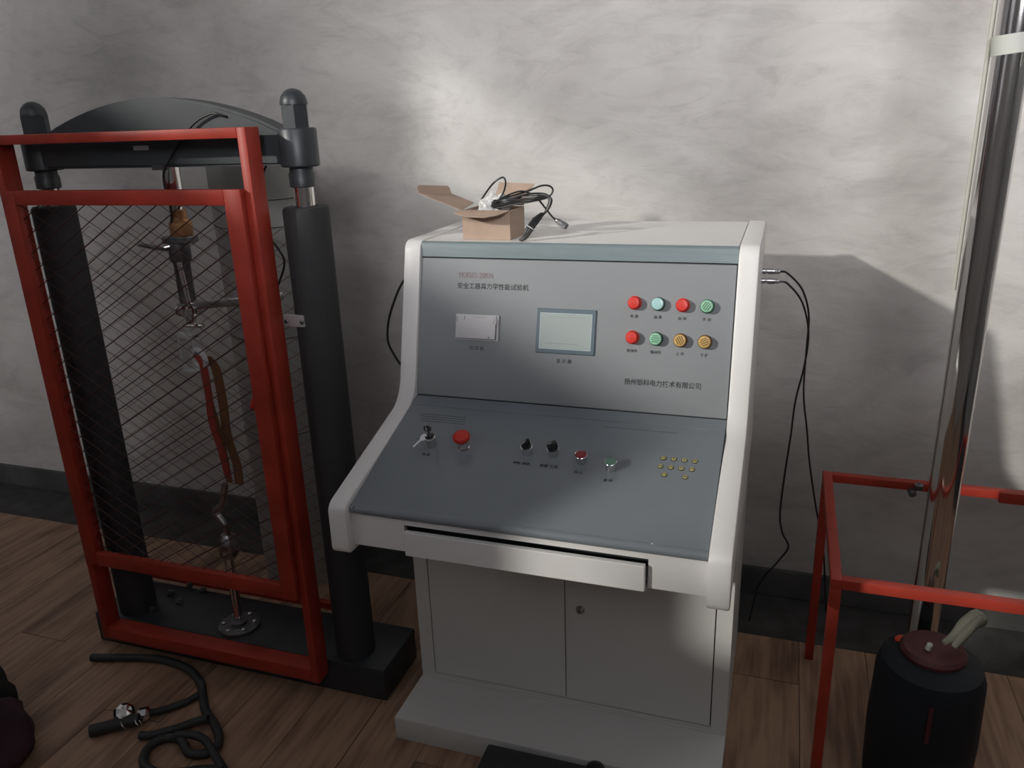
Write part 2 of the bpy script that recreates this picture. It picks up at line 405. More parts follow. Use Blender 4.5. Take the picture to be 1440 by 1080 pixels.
# desk: hinge strip, then plate, then rolled front
hs = F1-DY*.036
obj('hinge_strip', slab(hs+DY*.0006, F1-DY*.001, .0012, W-.0012, .004), 'desk', con)
obj('desk_backing', slab(D1-DN*.004, F1-DN*.004, 0, W, .004), 'seam', con)
obj('desk_plate', slab(D1+DY*.004, hs-DY*.0004, .0012, W-.0012, .004), 'desk', con)
bm = bmesh.new(); cyl(bm, (.0012, D1.y+.0050, D1.z-.0075), (W-.0012, D1.y+.0050, D1.z-.0075), .0100, 20)
obj('desk_front_roll', bm, 'desk', con, smooth=True)
# little screws at both ends of the roll
obj('screw', Cy((.004, -.4285, .7305), (.0115, -.4330, .7320), .0030, 10), 'chrome', con, smooth=True)
obj('screw', Lt(dpt(.612, -.4235)-DN*.001, DN, [(.0024, 0), (.0024, .0016), (.0012, .0026)], 12), 'chrome', con, smooth=True)
# apron with the slot cut for the keyboard drawer
ay = -.424
bm = bmesh.new()
for x0, x1, z0, z1 in ((0, .117, .642, .7205), (.117, .6065, .702, .7205), (.6065, W, .642, .7205)):
    box(bm, x0, x1, ay, ay+.012, z0, z1)
bmesh.ops.remove_doubles(bm, verts=bm.verts, dist=1e-5)
obj('apron', bm, 'white', con)
obj('desk_underside', B(0, W, ay+.012, -.10, .642, .650), 'cabinet', con)
obj('drawer_well', B(.117, .6065, ay+.06, ay+.064, .650, .702), 'seam', con)
dr = obj('keyboard_drawer', B(.121, .6025, -.4375, -.4250, .640, .6935, bev=.002), 'white', con)
obj('drawer_tray', B(.121, .6025, -.4250, -.375, .643, .648), 'seam', dr)
# ---- lower cabinet
cx0, cx1, cy0, cy1 = -.037, .750, -.103, .389
cb = bmesh.new()
box(cb, cx0, .0000, cy0, cy0+.02, .063, .642); box(cb, .7145, cx1, cy0, cy0+.02, .063, .642)
box(cb, .0, .7145, cy0, cy0+.02, .063, .0755); box(cb, .0, .7145, cy0, cy0+.02, .62, .642)
box(cb, cx0, cx0+.015, cy0+.02, cy1, .063, .64); box(cb, cx1-.015, cx1, cy0+.02, cy1, .063, .64)
box(cb, cx0+.015, cx1-.015, cy1-.01, cy1, .063, .64)
obj('cabinet_body', cb, 'cabinet', con)
obj('cabinet_interior', B(0, .7145, cy0+.009, cy0+.011, .0755, .62), 'seam', con)
d1 = obj('door', B(.0022, .3588, cy0-.0005, cy0+.006, .0785, .617, bev=.0012), 'cabinet', con)
d2 = obj('door', B(.3608, .7120, cy0-.0005, cy0+.006, .0785, .617, bev=.0012), 'cabinet', con)
lk = Vector((.398, cy0-.0005, .345))
bm = bmesh.new(); lathe(bm, lk, (0, -1, 0), [(.0105, -.001), (.0105, .002), (.0085, .004), (.0070, .010), (.006, .011)], 20)
box(bm, lk.x-.0012, lk.x+.0012, lk.y-.0125, lk.y-.008, lk.z-.0055, lk.z+.0055, mtx=Matrix.Translation(lk)@Matrix.Rotation(math.radians(35), 4, 'Y')@Matrix.Translation(-lk))
obj('door_lock', bm, 'steel', d2, smooth=True)
obj('base_plate', B(cx0, cx1, -.274, cy1, .0, .0633, bev=.0025), 'cabinet', con, smooth=True)
obj('sill_lip', B(cx0+.002, cx1-.002, cy0-.006, cy0, .0633, .0685, bev=.0015), 'cabinet', con)

# ---- printing on the face
def ftext(s, x, z, size, align='CENTER', mt='print', name='lettering', **k):
    return text_mesh(name, s, size, fpt(x, z), FX, FY, mt, con, align, **k)
ftext('YK8502-20KN', .094, 1.1285, .0180, 'LEFT', 'redprint', sx=.80)
ftext('安全工器具力学性能试验机', .093, 1.1045, .0148, 'LEFT', sx=.97, bold=.00005)
ftext('打 印 机', .148, .9680, .0098, bold=.00008)
ftext('显 示 器', .355, .9515, .0100, bold=.0001)
ftext('扬州银科电力技术有限公司', .4915, .9175, .0145, 'LEFT', sx=.945, bold=.00012)
for s, x, z in (('电 源', .505, 1.0545), ('油 泵', .5555, 1.0545), ('自 动', .6065, 1.0540), ('手 动', .657, 1.0540),
                ('快动作', .5045, .9825), ('慢动作', .5555, .9820), ('上 升', .6065, .9820), ('下 降', .657, .9815)):
    ftext(s, x, z, .0078, bold=.00008)
# ---- paper printer
def on(P, X, Y, N, bm):
    mt = Matrix((X, Y, N)).transposed().to_4x4(); mt.translation = P
    bmesh.ops.transform(bm, matrix=mt, verts=bm.verts); return bm
pc = fpt(.147, 1.0145); hw, hh = .0525, .0295
pr_ = obj('panel_printer', on(pc, FX, FY, FN, B(-hw, hw, -hh, hh, -.002, .0045, bev=.001)), 'offwhite', con)
obj('printer_cover', on(pc, FX, FY, FN, B(-hw+.0015, hw-.0060, -hh+.0038, hh-.002, .0045, .0080, bev=.0012)), 'offwhite', pr_)
obj('cover_latch', on(pc, FX, FY, FN, B(hw-.0095, hw-.0045, .009, .021, .0080, .0095, bev=.0006)), 'offwhite', pr_)
bm = bmesh.new()
box(bm, -hw+.0045, -hw+.0055, .012, .024, .008, .0083); box(bm, -.030, -.029, .017, .026, .008, .0083)
box(bm, hw-.0100, hw-.0095, .009, .021, .0078, .0096); box(bm, hw-.0060, hw-.0055, -hh+.004, .02, .0045, .0083)
box(bm, -hw+.002, hw-.006, -hh+.0032, -hh+.0037, .0045, .0080); box(bm, -.006, .026, .0230, .0234, .0080, .0082)
box(bm, .0300, .0312, -.0235, -.0195, .008, .0083); box(bm, .0286, .0326, -.0221, -.0209, .008, .0083)
obj('printer_markings', on(pc, FX, FY, FN, bm), 'seam', pr_)
# ---- display
sc = fpt(.3555, 1.0155); hw, hh = .0672, .0497
bm = bmesh.new(); box(bm, -hw, hw, -hh, hh, -.002, .0040, bev=.0016)
scr = obj('touch_screen', on(sc, FX, FY, FN, bm), 'bezel', con)
iw, ih = .0590, .0400
bm = bmesh.new()
for a in ((-iw, iw, ih-.0012, ih), (-iw, iw, -ih, -ih+.0012), (-iw, -iw+.0012, -ih, ih), (iw-.0012, iw, -ih, ih)): box(bm, a[0], a[1], a[2], a[3], .0035, .0046)
obj('screen_rim', on(sc, FX, FY, FN, bm), 'lcdrim', scr)
obj('display_glass', on(sc, FX, FY, FN, B(-iw+.0011, iw-.0011, -ih+.0011, ih-.0011, .0035, .0043)), 'lcd', scr)
obj('display_line', on(sc, FX, FY, FN, B(-.044, .030, -.0275, -.0269, .0043, .00445)), 'lcdline', scr)
obj('display_line', on(sc, FX, FY, FN, B(-.044, .044, .031, .0314, .0043, .0044)), 'lcdline', scr)
# ---- indicator buttons
def indicator(x, z, cap, rim, ribs=None, ribmat=None, ang=0, label=None):
    P = fpt(x, z)
    b = obj('indicator_button', Lt(P, FN, [(.0148, -.001), (.0148, .0022), (.0138, .0032), (.0136, .012), (.0128, .0128)], 28), rim, con, smooth=True, label=label)
    obj('lamp_cap', Lt(P, FN, [(.0128, .0125), (.0126, .0168), (.0112, .0184), (.006, .0190), (0, .0191)], 28), cap, b, smooth=True)
    if ribs:
        bm = bmesh.new()
        for k in (-1.5, -.5, .5, 1.5):
            hl = math.sqrt(max(0, .0092**2-(k*.0042)**2)); box(bm, -hl, hl, k*.0042-.00075, k*.0042+.00075, .0180, .0199)
        bmesh.ops.transform(bm, matrix=Matrix.Rotation(math.radians(ang), 4, 'Z'), verts=bm.verts)
        obj('cap_ribs', on(P, FX, FY, FN, bm), ribmat, b)
indicator(.505, 1.0825, 'redcap', 'redcap', label='red button at left end of top row')
indicator(.5555, 1.082, 'cyancap', 'greenrim', label='pale cyan button')
indicator(.6065, 1.0815, 'redcap', 'redcap', label='red button, third of top row')
indicator(.657, 1.0810, 'greencap', 'greenrim', True, 'greenrim', 55, label='ribbed green button at right end of top row')
indicator(.5045, 1.0110, 'redcap', 'redcap', label='red button at left end of bottom row')
indicator(.5555, 1.0105, 'greencap', 'greenrim', True, 'greenrim', 0, label='ribbed green button in bottom row')
indicator(.6065, 1.0100, 'ambercap', 'amberrim', True, 'amberrim', -60, label='ribbed amber button left of the other amber one')
indicator(.657, 1.0095, 'ambercap', 'amberrim', True, 'amberrim', 25, label='ribbed amber button at right end of bottom row')

# ---- desk controls
def dtext(s, x, y, size, **k): return text_mesh('lettering', s, size, dpt(x, y), DX, DY, 'print', con, 'CENTER', **k)
def dbase(name, x, y, prof, mt='chrome', seg=24, label=None):
    return obj(name, Lt(dpt(x, y), DN, prof, seg), mt, con, smooth=True, label=label)
ks = dbase('key_switch', .105, -.243, [(.0115, -.001), (.0115, .020), (.0128, .021), (.0128, .0245), (.0110, .0255)])
obj('key_barrel', Lt(dpt(.105, -.243), DN, [(.0104, .025), (.0104, .0275), (.007, .0285)], 20), 'blackplastic', ks, smooth=True)
es = dbase('emergency_stop', .179, -.241, [(.0130, -.001), (.0130, .003), (.0115, .0035), (.0115, .020)])
obj('stop_cap', Lt(dpt(.179, -.241), DN, [(.0095, .018), (.0100, .022), (.0180, .027), (.0190, .031), (.0180, .036), (.0140, .0395), (.007, .041), (0, .0412)], 32), 'redcap', es, smooth=True)
def selector(x, y, ang, wide, label):
    s = dbase('selector_switch', x, y, [(.0112, -.001), (.0112, .014), (.0128, .015), (.0132, .017), (.0128, .0182), (.0112, .0185)], label=label)
    obj('selector_dial', Lt(dpt(x, y), DN, [(.0112, .0165), (.0112, .0195), (.0105, .0205), (.010, .0206)], 24), 'blackplastic', s, smooth=True)
    bm = bmesh.new()
    w = wide
    a = [bm.verts.new(v) for v in [(-w, -.0105, .0195), (w, -.0105, .0195), (w, .0105, .0195), (-w, .0105, .0195), (-w*.7, -.0095, .0335), (w*.7, -.0095, .0335), (w*.7, .0095, .0335), (-w*.7, .0095, .0335)]]
    for f in ((0, 3, 2, 1), (4, 5, 6, 7), (0, 1, 5, 4), (1, 2, 6, 5), (2, 3, 7, 6), (3, 0, 4, 7)): bm.faces.new([a[q] for q in f])
    bmesh.ops.bevel(bm, geom=bm.edges[:], offset=.0014, segments=2, affect='EDGES')
    R_ = Matrix.Rotation(math.radians(ang), 4, 'Z'); bmesh.ops.transform(bm, matrix=R_, verts=bm.verts)
    obj('selector_lever', on(dpt(x, y), DX, DY, DN, bm), 'blackplastic', s, smooth=True)
    bm = B(-.0007, .0007, -.0100, -.001, .0330, .0341); bmesh.ops.transform(bm, matrix=R_, verts=bm.verts)
    obj('pointer_mark', on(dpt(x, y), DX, DY, DN, bm), 'film', s)
selector(.3205, -.236, -20, .0042, 'black selector switch, left of the two')
selector(.3765, -.234, -52, .0080, 'black selector switch, right of the two')
for x, y, c, rim, lb in ((.4395, -.246, 'darkred', 'chrome', 'red push button'), (.5025, -.256, 'greenbutton', 'chrome', 'green push button')):
    b = dbase('push_button', x, y, [(.0112, -.001), (.0112, .014), (.0130, .015), (.0134, .0205), (.0124, .0215), (.0116, .0205)], label=lb)
    obj('button_cap', Lt(dpt(x, y), DN, [(.0114, .016), (.0114, .0208), (.0095, .0214), (0, .0210)], 24), c, b, smooth=True)
dtext('电 源', .103, -.272, .0080, bold=.0001); dtext('手动 自动', .316, -.268, .0085, bold=.0002); dtext('卸荷  保压', .376, -.268, .0085, bold=.0002)
dtext('停 止', .4395, -.276, .0076, bold=.0001); dtext('启 动', .5025, -.288, .0080, bold=.0002)
# fine engraved lines top left and top right of the desk
for k, (xa, xb) in enumerate(((.036, .150), (.040, .152), (.044, .153), (.048, .154))):
    y = -.150-.0072*k
    obj('engraved_line', on(dpt(0, y), DX, DY, DN, B(xa, xb, -.0006, .0006, -.0005, .0002)), 'seam', con)
obj('engraved_line', on(dpt(0, -.140), DX, DY, DN, B(.46, .62, -.0004, .0004, -.0005, .0002)), 'seam', con)
# yellow studs
def stud(x, y, ang):
    P = dpt(x, y)
    bm = Lt(P, DN, [(.0062, 0), (.0062, .0006), (.0050, .0009)], 18)
    s = obj('terminal_stud', bm, 'blackplastic', con, smooth=True)
    obj('stud_face', Lt(P, DN, [(.0050, .0003), (.0050, .0014), (.0045, .0018), (0, .0018)], 18), 'brass', s, smooth=True)
    sl = B(-.0034, .0034, -.0007, .0007, .0014, .0020); bmesh.ops.transform(sl, matrix=Matrix.Rotation(math.radians(ang), 4, 'Z'), verts=sl.verts)
    obj('stud_slot', on(P, DX, DY, DN, sl), 'seam', s)
for k, a in enumerate((0, 90, 90, 0)): stud(.600+.0207*k, -.214, a)
for k, a in enumerate((0, 5, 0, 0)): stud(.5975+.0205*k, -.2365, a)
stud(.6085, -.2575, 0); stud(.6485, -.2580, 10)

# key hanging in the key switch
kt = thing('key_pair', 'silver keys on a wire ring in the key switch on the console desk', 'key', tuple(dpt(.105, -.243)+DN*.0285))
kc = dpt(.105, -.243)
K0 = dpt(.0925, -.2475)+DN*.0255
def keymesh(P, ang, tilt, L_=.030):
    bm = bmesh.new()
    lathe(bm, (0, 0, 0), (0, 0, 1), [(.0088, -.0008), (.0088, .0008)], 24)
    box(bm, -.0022, .0022, -.008-L_+.008, -.0075, -.0007, .0007)
    for q in range(3): box(bm, .002, .0036, -.014-q*.0065, -.011-q*.0065, -.0006, .0006)
    mt = Matrix((DX, DY, DN)).transposed().to_4x4(); mt.translation = P
    bmesh.ops.transform(bm, matrix=mt@Matrix.Rotation(math.radians(ang), 4, 'Z')@Matrix.Rotation(math.radians(tilt), 4, 'X'), verts=bm.verts)
    return bm
obj('hanging_key', keymesh(K0, -42, 22), 'key', kt, smooth=True)
bm = keymesh(kc+DN*.048, 10, 90, .022); obj('inserted_key', bm, 'darksteel', kt, smooth=True)
bm = bmesh.new(); torus(bm, kc+DN*.046+DX*.001, DX*.5+DY*.2+DN*.1, .0150, .0006, 28, 6); obj('split_ring', bm, 'steel', kt, smooth=True)
bm = bmesh.new(); lathe(bm, K0+DX*.0035+DY*.004+DN*.0005, DN, [(.0018, 0), (.0018, .0006)], 10); obj('key_hole', bm, 'seam', kt)

# ------------------------------------------------------------------ plugs and cables on the right side of the console
def plug(name, label, a, pts, r=.0075, cr=.0026):
    t = thing(name, label, 'cable', a, 'sensor cables plugged into the console side')
    a = Vector(a)
    obj('connector', Lt(a, (1, 0, 0), [(.0062, -.012), (.0062, .0), (r, .001), (r, .0065), (.0052, .0075), (.0052, .010), (r*1.02, .011), (r*1.02, .028), (.0060, .029), (.0060, .033), (.0064, .034), (.0064, .038), (.004, .040)], 20), 'steel', t, smooth=True)
    obj('cord', Tu(pts, cr, 8, 8), 'cable', t, smooth=True)
plug('sensor_cable', 'black cable from the upper of the two steel plugs on the console side', (.7555, .30, 1.0965),
     [(.794, .30, 1.096), (.812, .31, 1.090), (.850, .36, 1.040), (.872, .42, .960), (.874, .45, .860), (.877, .45, .740), (.893, .45, .640), (.908, .45, .540), (.935, .45, .410), (.965, .46, .28), (.985, .47, .12), (1.00, .48, .004)])
plug('sensor_cable', 'black cable from the lower steel plug on the console side, kinked near floor', (.7555, .27, 1.0790),
     [(.794, .27, 1.078), (.815, .28, 1.070), (.852, .34, 1.012), (.874, .40, .920), (.872, .44, .820), (.858, .45, .720), (.853, .45, .610), (.846, .45, .500), (.842, .45, .380), (.852, .45, .320), (.872, .45, .275), (.848, .45, .225), (.80, .46, .13), (.78, .46, .004)])
o = obj('power_cord', Tu([(.02, .400, 1.150), (-.075, .34, 1.12), (-.145, .22, 1.08), (-.194, .2, .994), (-.217, .2, .913), (-.206, .2, .863), (-.17, .22, .80), (-.10, .32, .70), (-.07, .43, .45), (-.09, .45, .2), (-.10, .46, .004)], .0032, 8), 'cable', None, True, origin=(-.1, .46, 0))
tag(o, 'black power cord bowing out from behind the console, left side', 'cable')

# ------------------------------------------------------------------ cardboard box, film, cable bundle on top
ZT = 1.2018
bx = thing('cardboard_box', 'small open brown cardboard box on top of the console', 'box', (.147, .09, ZT))
Rb = Matrix.Translation((.088, .040, ZT))@Matrix.Rotation(math.radians(-2), 4, 'Z')
bw, bd, bh, th = .118, .098, .066, .0022
def bpart(name, bm): bmesh.ops.transform(bm, matrix=Rb, verts=bm.verts); return obj(name, bm, 'cardboard', bx)
bpart('front_wall', B(0, bw, 0, th, 0, bh, bev=.0004, seg=1)); bpart('back_wall', B(0, bw, bd-th, bd, 0, bh))
bpart('side_wall', B(0, th, th, bd-th, 0, bh)); bpart('side_wall', B(bw-th, bw, th, bd-th, 0, bh)); bpart('box_floor', B(th, bw-th, th, bd-th, .0005, th))
def sheet(name, pts, th=.002):
    bm = bmesh.new(); vs = [bm.verts.new(p) for p in pts]; f = bm.faces.new(vs); f.normal_update(); n = f.normal.copy()
    g = bmesh.ops.extrude_face_region(bm, geom=[f]); bmesh.ops.translate(bm, vec=n*th, verts=[v for v in g['geom'] if isinstance(v, bmesh.types.BMVert)])
    bmesh.ops.recalc_face_normals(bm, faces=bm.faces); return obj(name, bm, 'cardboard', bx)
P0_, P1_ = Vector((.088, .036, 1.268)), Vector((.088, .118, 1.276)); Lv = Vector((-.100, -.012, .040))
lid = sheet('lid', [P0_, P1_, P1_+Lv*.55, P0_+Lv])
Q0, Q1 = P0_+Lv, P1_+Lv*.55; ux = (Q1-Q0); uz = Vector((-.004, 0, .019))
sheet('lid_tab', [Q0, Q1, Q1+uz*.75, Q1-ux*.06+uz, Q0+ux*.07+uz, Q0+uz*.75])
sheet('front_flap', [(.089, .040, 1.269), (.206, .037, 1.269), (.188, .004, 1.2625), (.160, -.008, 1.259), (.120, -.006, 1.260), (.078, .012, 1.266)])
sheet('back_flap', [(.130, .137, 1.269), (.208, .134, 1.269), (.234, .142, 1.318), (.146, .145, 1.322)])
bm = bmesh.new(); bmesh.ops.create_icosphere(bm, subdivisions=4, radius=1)
for v in bm.verts:
    v.co = v.co*(1+.38*(noise.noise(v.co*2.0)))+v.co*.16*abs(noise.noise(v.co*4))
    v.co = Vector((.148+v.co.x*.036, .098+v.co.y*.022, 1.268+v.co.z*.031))
tag(obj('plastic_film', bm, 'film', None, False, origin=(.148, .098, 1.24)), 'crumpled white plastic film sticking out of the cardboard box', 'packaging')
cbd = thing('cable_bundle', 'coiled black cable with a steel plug, heaped over the cardboard box', 'cable', (.241, .03, ZT))
cord = bmesh.new()
tube(cord, [(.110, .10, 1.272), (.113, .1, 1.282), (.132, .09, 1.304), (.156, .08, 1.327), (.177, .08, 1.338), (.184, .08, 1.327), (.178, .08, 1.305), (.165, .075, 1.285), (.155, .07, 1.273), (.173, .062, 1.272), (.213, .056, 1.280), (.255, .055, 1.287), (.289, .06, 1.295), (.300, .065, 1.308), (.293, .07, 1.318), (.270, .08, 1.319), (.236, .08, 1.307), (.189, .075, 1.294), (.159, .068, 1.282), (.178, .060, 1.277), (.231, .058, 1.300), (.273, .058, 1.304), (.294, .055, 1.298), (.298, .052, 1.286), (.288, .048, 1.266), (.268, .042, 1.25)], .0022, 8, 8)
for k in range(4):
    o_ = random.uniform; dz = .004*k
    tube(cord, [(.150, .070+.004*k, 1.274+dz), (.185, .060, 1.279+dz+o_(-.002, .002)), (.225, .056+.003*k, 1.285+dz*1.1), (.265, .054, 1.289+dz), (.292-.003*k, .056, 1.295+dz*.5), (.300-.002*k, .055, 1.288), (.292-.004*k, .048, 1.268-dz), (.270-.004*k, .040, 1.25)], .0021, 7, 6)
tube(cord, [(.121, .093, 1.272), (.127, .09, 1.277), (.163, .08, 1.287), (.205, .07, 1.304), (.233, .07, 1.307), (.261, .07, 1.292), (.277, .075, 1.272), (.290, .09, 1.249), (.297, .1, 1.240)], .0021, 8, 8)
# hanging part of the bundle
for k in range(9):
    a = k/9*2*PI; dx, dy = .0080*math.cos(a), .0060*math.sin(a)
    tube(cord, [(.281+dx*.4, .045+dy*.4, 1.262), (.270+dx, .036+dy, 1.250), (.256+dx, .026+dy, 1.230), (.244+dx*.7, .022+dy*.6, 1.210), (.236+dx*.4, .020+dy*.4, 1.2045)], .0022, 7, 6)
obj('cord', cord, 'cable', cbd, smooth=True)
bm = bmesh.new(); torus(bm, (.257, .0265, 1.231), (-.012, -.010, -.020), .0115, .0012, 18, 6); obj('tie', bm, 'film', cbd, smooth=True)
ca, cbn = Vector((.297, .100, 1.2400)), Vector((.323, .096, 1.2250))
ax = (cbn-ca)
bm = bmesh.new(); lathe(bm, ca, ax, [(.0035, -.002), (.0055, .001), (.0055, .004), (.0045, .005), (.0072, .006), (.0072, .017), (.0060, .018), (.0082, .019), (.0084, .028), (.0070, .029)], 20)
cn = obj('connector', bm, 'steel', cbd, smooth=True)
obj('connector_core', Lt(cbn, ax, [(.0066, -.002), (.0066, .0006)], 18), 'blackplastic', cn)
o = obj('foam_strip', B(.045, .090, .150, .168, ZT, ZT+.007, bev=.002), 'film', None, True, origin=(.0675, .159, ZT))
tag(o, 'short white foam strip lying on the console top left of the cardboard box', 'packaging')

# ------------------------------------------------------------------ tensile testing machine on the left
YM = -.10
XC = -.607
tm = thing('testing_machine', 'black two-column testing machine with arched crosshead behind the red mesh guard', 'machine', (XC, YM, 0))
bm = B(-1.09, -.12, -.162, .03, 0, .098, bev=.004); obj('base', bm, 'black', tm, smooth=True)
for s, xc in (('l', -.980), ('r', -.236)):
    obj('bellows_sleeve', Lt((xc, YM, .098), (0, 0, 1), [(.052, 0), (.052, 1.188), (.048, 1.194), (.026, 1.194), (.026, 1.185)], 32), 'sleeve', tm, smooth=True)
    obj('chrome_rod', Cy((xc, YM, 1.27), (xc, YM, 1.345), .023, 28), 'chrome', tm, smooth=True)
    obj('neck_collar', Lt((xc, YM, 1.335), (0, 0, 1), [(.024, 0), (.029, .002), (.029, .030), (.026, .034), (.026, .052)], 28), 'black', tm, smooth=True)
    hub = obj('hub', Lt((xc, YM, 1.380), (0, 0, 1), [(.040, 0), (.043, .003), (.043, .078), (.040, .082)], 32), 'black', tm, smooth=True)
    nb = bmesh.new(); lathe(nb, (xc, YM, 1.462), (0, 0, 1), [(.031, 0), (.031, .048)], 6); lathe(nb, (xc, YM, 1.510), (0, 0, 1), [(.030, 0), (.030, .006), (.0265, .018), (.018, .028), (.008, .033), (0, .034)], 24)
    obj('dome_nut', nb, 'black', tm, smooth=True)
# arched crosshead
pf = [(-.975, 1.384), (-.241, 1.384), (-.241, 1.452)]
x0a, x1a = -.272, -.930
for k in range(0, 19):
    t = k/18; x = x0a+(x1a-x0a)*t; z = 1.464+.074*math.sin(PI*t)**.85
    pf.append((x, z))
pf.append((-.975, 1.452))
bm = bmesh.new(); prism_y(bm, pf, YM-.030, YM+.030)
bmesh.ops.bevel(bm, geom=[e for e in bm.edges if abs(e.verts[0].co.y-e.verts[1].co.y) < 1e-6], offset=.006, segments=2, affect='EDGES')
obj('crosshead', bm, 'black', tm, smooth=True)
obj('pull_rod', Lt((XC+.014, YM, 1.28), (0, 0, 1), [(.013, 0), (.013, .02), (.020, .022), (.020, .104)], 24), 'chrome', tm, smooth=True)
obj('rod_nut', Lt((XC, YM, 1.384), (0, 0, -1), [(.032, -.02), (.032, .006)], 6), 'darksteel', tm)
obj('name_tag', B(XC-.055, XC-.012, YM-.0325, YM-.0300, 1.424, 1.434), 'zinc', tm)
lc = obj('load_cell', Lt((XC+.016, YM, 1.222), (0, 0, 1), [(.024, 0), (.027, .004), (.027, .032), (.018, .040), (.018, .062)], 24), 'bronze', tm, smooth=True)
obj('load_cell_plate', B(XC-.030, XC+.045, YM-.022, YM+.022, 1.204, 1.222, bev=.003), 'darksteel', lc)
bm = bmesh.new(); torus(bm, (XC-.050, YM-.03, 1.197), (.1, .35, 1), .034, .0040, 24, 8); cyl(bm, (XC-.018, YM-.03, 1.197), (XC+.02, YM, 1.205), .005, 8); obj('shackle_ring', bm, 'steel', tm, smooth=True)
obj('upper_rod', Lt((XC, YM, 1.055), (0, 0, 1), [(.020, 0), (.020, .10), (.026, .108), (.026, .15)], 20), 'darksteel', tm, smooth=True)
obj('slim_rod', Cy((XC+.018, YM-.018, 1.05), (XC+.008, YM-.018, 1.16), .007, 12), 'chrome', tm, smooth=True)
bm = B(XC-.028, -.330, YM-.012, YM+.012, 1.036, 1.056, bev=.003)
bmesh.ops.transform(bm, matrix=Matrix.Translation((XC, YM, 1.046))@Matrix.Rotation(math.radians(-7), 4, 'Y')@Matrix.Translation((-XC, -YM, -1.046)), verts=bm.verts)
arm = obj('bracket_arm', bm, 'steel', tm, smooth=True)
obj('arm_clamp', Lt((XC, YM, 1.026), (0, 0, 1), [(.030, 0), (.034, .004), (.034, .018), (.028, .024)], 20), 'chrome', arm, smooth=True)
bm = bmesh.new(); cyl(bm, (XC, YM, 1.0), (XC, YM, 1.03), .012, 12); torus(bm, (XC+.004, YM, .996), (0, .2, 1), .022, .005, 20, 8); obj('clevis', bm, 'chrome', tm, smooth=True)
bm = bmesh.new()
box(bm, -.026, -.020, -.012, .012, -.10, 0, bev=.002); box(bm, .016, .022, -.012, .012, -.07, 0, bev=.002); box(bm, -.026, .022, -.013, .013, -.010, .004, bev=.002); box(bm, -.026, .020, -.013, .013, -.104, -.094, bev=.002)
bmesh.ops.translate(bm, vec=(XC-.008, YM-.01, .975), verts=bm.verts); obj('hook_block', bm, 'zinc', tm, smooth=True)
bm = bmesh.new(); torus(bm, (XC+.026, YM-.022, .915), (.3, 1, .1), .024, .0070, 24, 8); obj('shackle', bm, 'offwhite', tm, smooth=True)
st = thing('webbing_sling', 'frayed red and brown webbing sling hanging from the shackle behind the mesh', 'sling', (XC+.03, YM, .60))
def strap(pts, w, t):
    ps = spline(pts, 6); bm = bmesh.new(); rings = []
    for p in ps: rings.append([bm.verts.new(p+Vector(d)) for d in ((-w/2, -t/2, 0), (w/2, -t/2, 0), (w/2, t/2, 0), (-w/2, t/2, 0))])
    for a, b in zip(rings, rings[1:]):
        for i in range(4): bm.faces.new((a[i], a[(i+1) % 4], b[(i+1) % 4], b[i]))
    bm.faces.new(rings[0][::-1]); bm.faces.new(rings[-1]); bmesh.ops.recalc_face_normals(bm, faces=bm.faces); return bm
obj('red_strap', strap([(XC+.020, YM-.025, .925), (XC+.040, YM-.03, .90), (XC+.035, YM-.022, .82), (XC+.030, YM-.02, .74), (XC+.045, YM-.02, .66), (XC+.045, YM-.01, .58)], .020, .004), 'rope', st)
obj('brown_strap', strap([(XC+.040, YM-.012, .92), (XC+.062, YM-.012, .89), (XC+.065, YM-.01, .80), (XC+.055, YM, .70), (XC+.070, YM, .62), (XC+.068, YM, .56)], .026, .004), 'rope2', st)
obj('back_strap', strap([(XC-.005, YM+.02, .87), (XC+.0, YM+.02, .78), (XC+.015, YM+.02, .68), (XC+.02, YM+.02, .55)], .018, .004), 'rope2', st)
o = obj('lower_hook', Tu([(XC+.03, YM-.01, .56), (XC+.01, YM-.01, .50), (XC-.018, YM-.01, .472), (XC-.006, YM-.01, .455), (XC+.010, YM-.01, .43), (XC+.004, YM, .40)], .009, 10), 'steel', tm, smooth=True)
obj('lower_grip', Lt((XC-.002, YM, .33), (0, 0, 1), [(.020, 0), (.026, .01), (.026, .05), (.014, .07)], 20), 'steel', tm, smooth=True)
obj('piston_rod', Cy((XC-.008, YM, .10), (XC-.008, YM, .34), .013, 20), 'chrome', tm, smooth=True)
fg = obj('flange', Lt((XC-.008, YM, .098), (0, 0, 1), [(.058, 0), (.058, .010), (.054, .012), (.022, .012), (.022, .02), (.015, .022)], 36), 'darksteel', tm, smooth=True)
for k in range(6):
    a = k/6*2*PI+.4; obj('flange_bolt', Lt((XC-.008+.044*math.cos(a), YM+.044*math.sin(a), .110), (0, 0, 1), [(.0065, 0), (.0065, .005), (.004, .006)], 6), 'chrome', fg, smooth=True)
for k, (x, y) in enumerate(((-.93, -.02), (-.90, .03), (-.87, -.05), (-.96, -.08), (-.84, .02), (-.92, -.11))):
    obj('base_bolt', Lt((x, y, .098), (0, 0, 1), [(.011, 0), (.011, .008), (.007, .009), (.007, .014)], 6), 'darksteel', tm, smooth=True)
bm = bmesh.new(); box(bm, -.33, -.240, -.006, .006, -.008, .008); 
br = obj('guard_bracket', B(-.292, -.238, -.158, -.152, 1.024, 1.052, bev=.001), 'zinc', tm)
for x in (-.284, -.243): obj('bracket_screw', Lt((x, -.158, 1.036), (0, -1, 0), [(.005, 0), (.005, .003), (.003, .004)], 10), 'darksteel', br)

# red knob lying against the right of the guard
obj('red_hose_end', Tu([(-.455, -.06, .825), (-.475, -.06, .80), (-.49, -.06, .765)], .010, 10), 'redcap', tm, smooth=True)
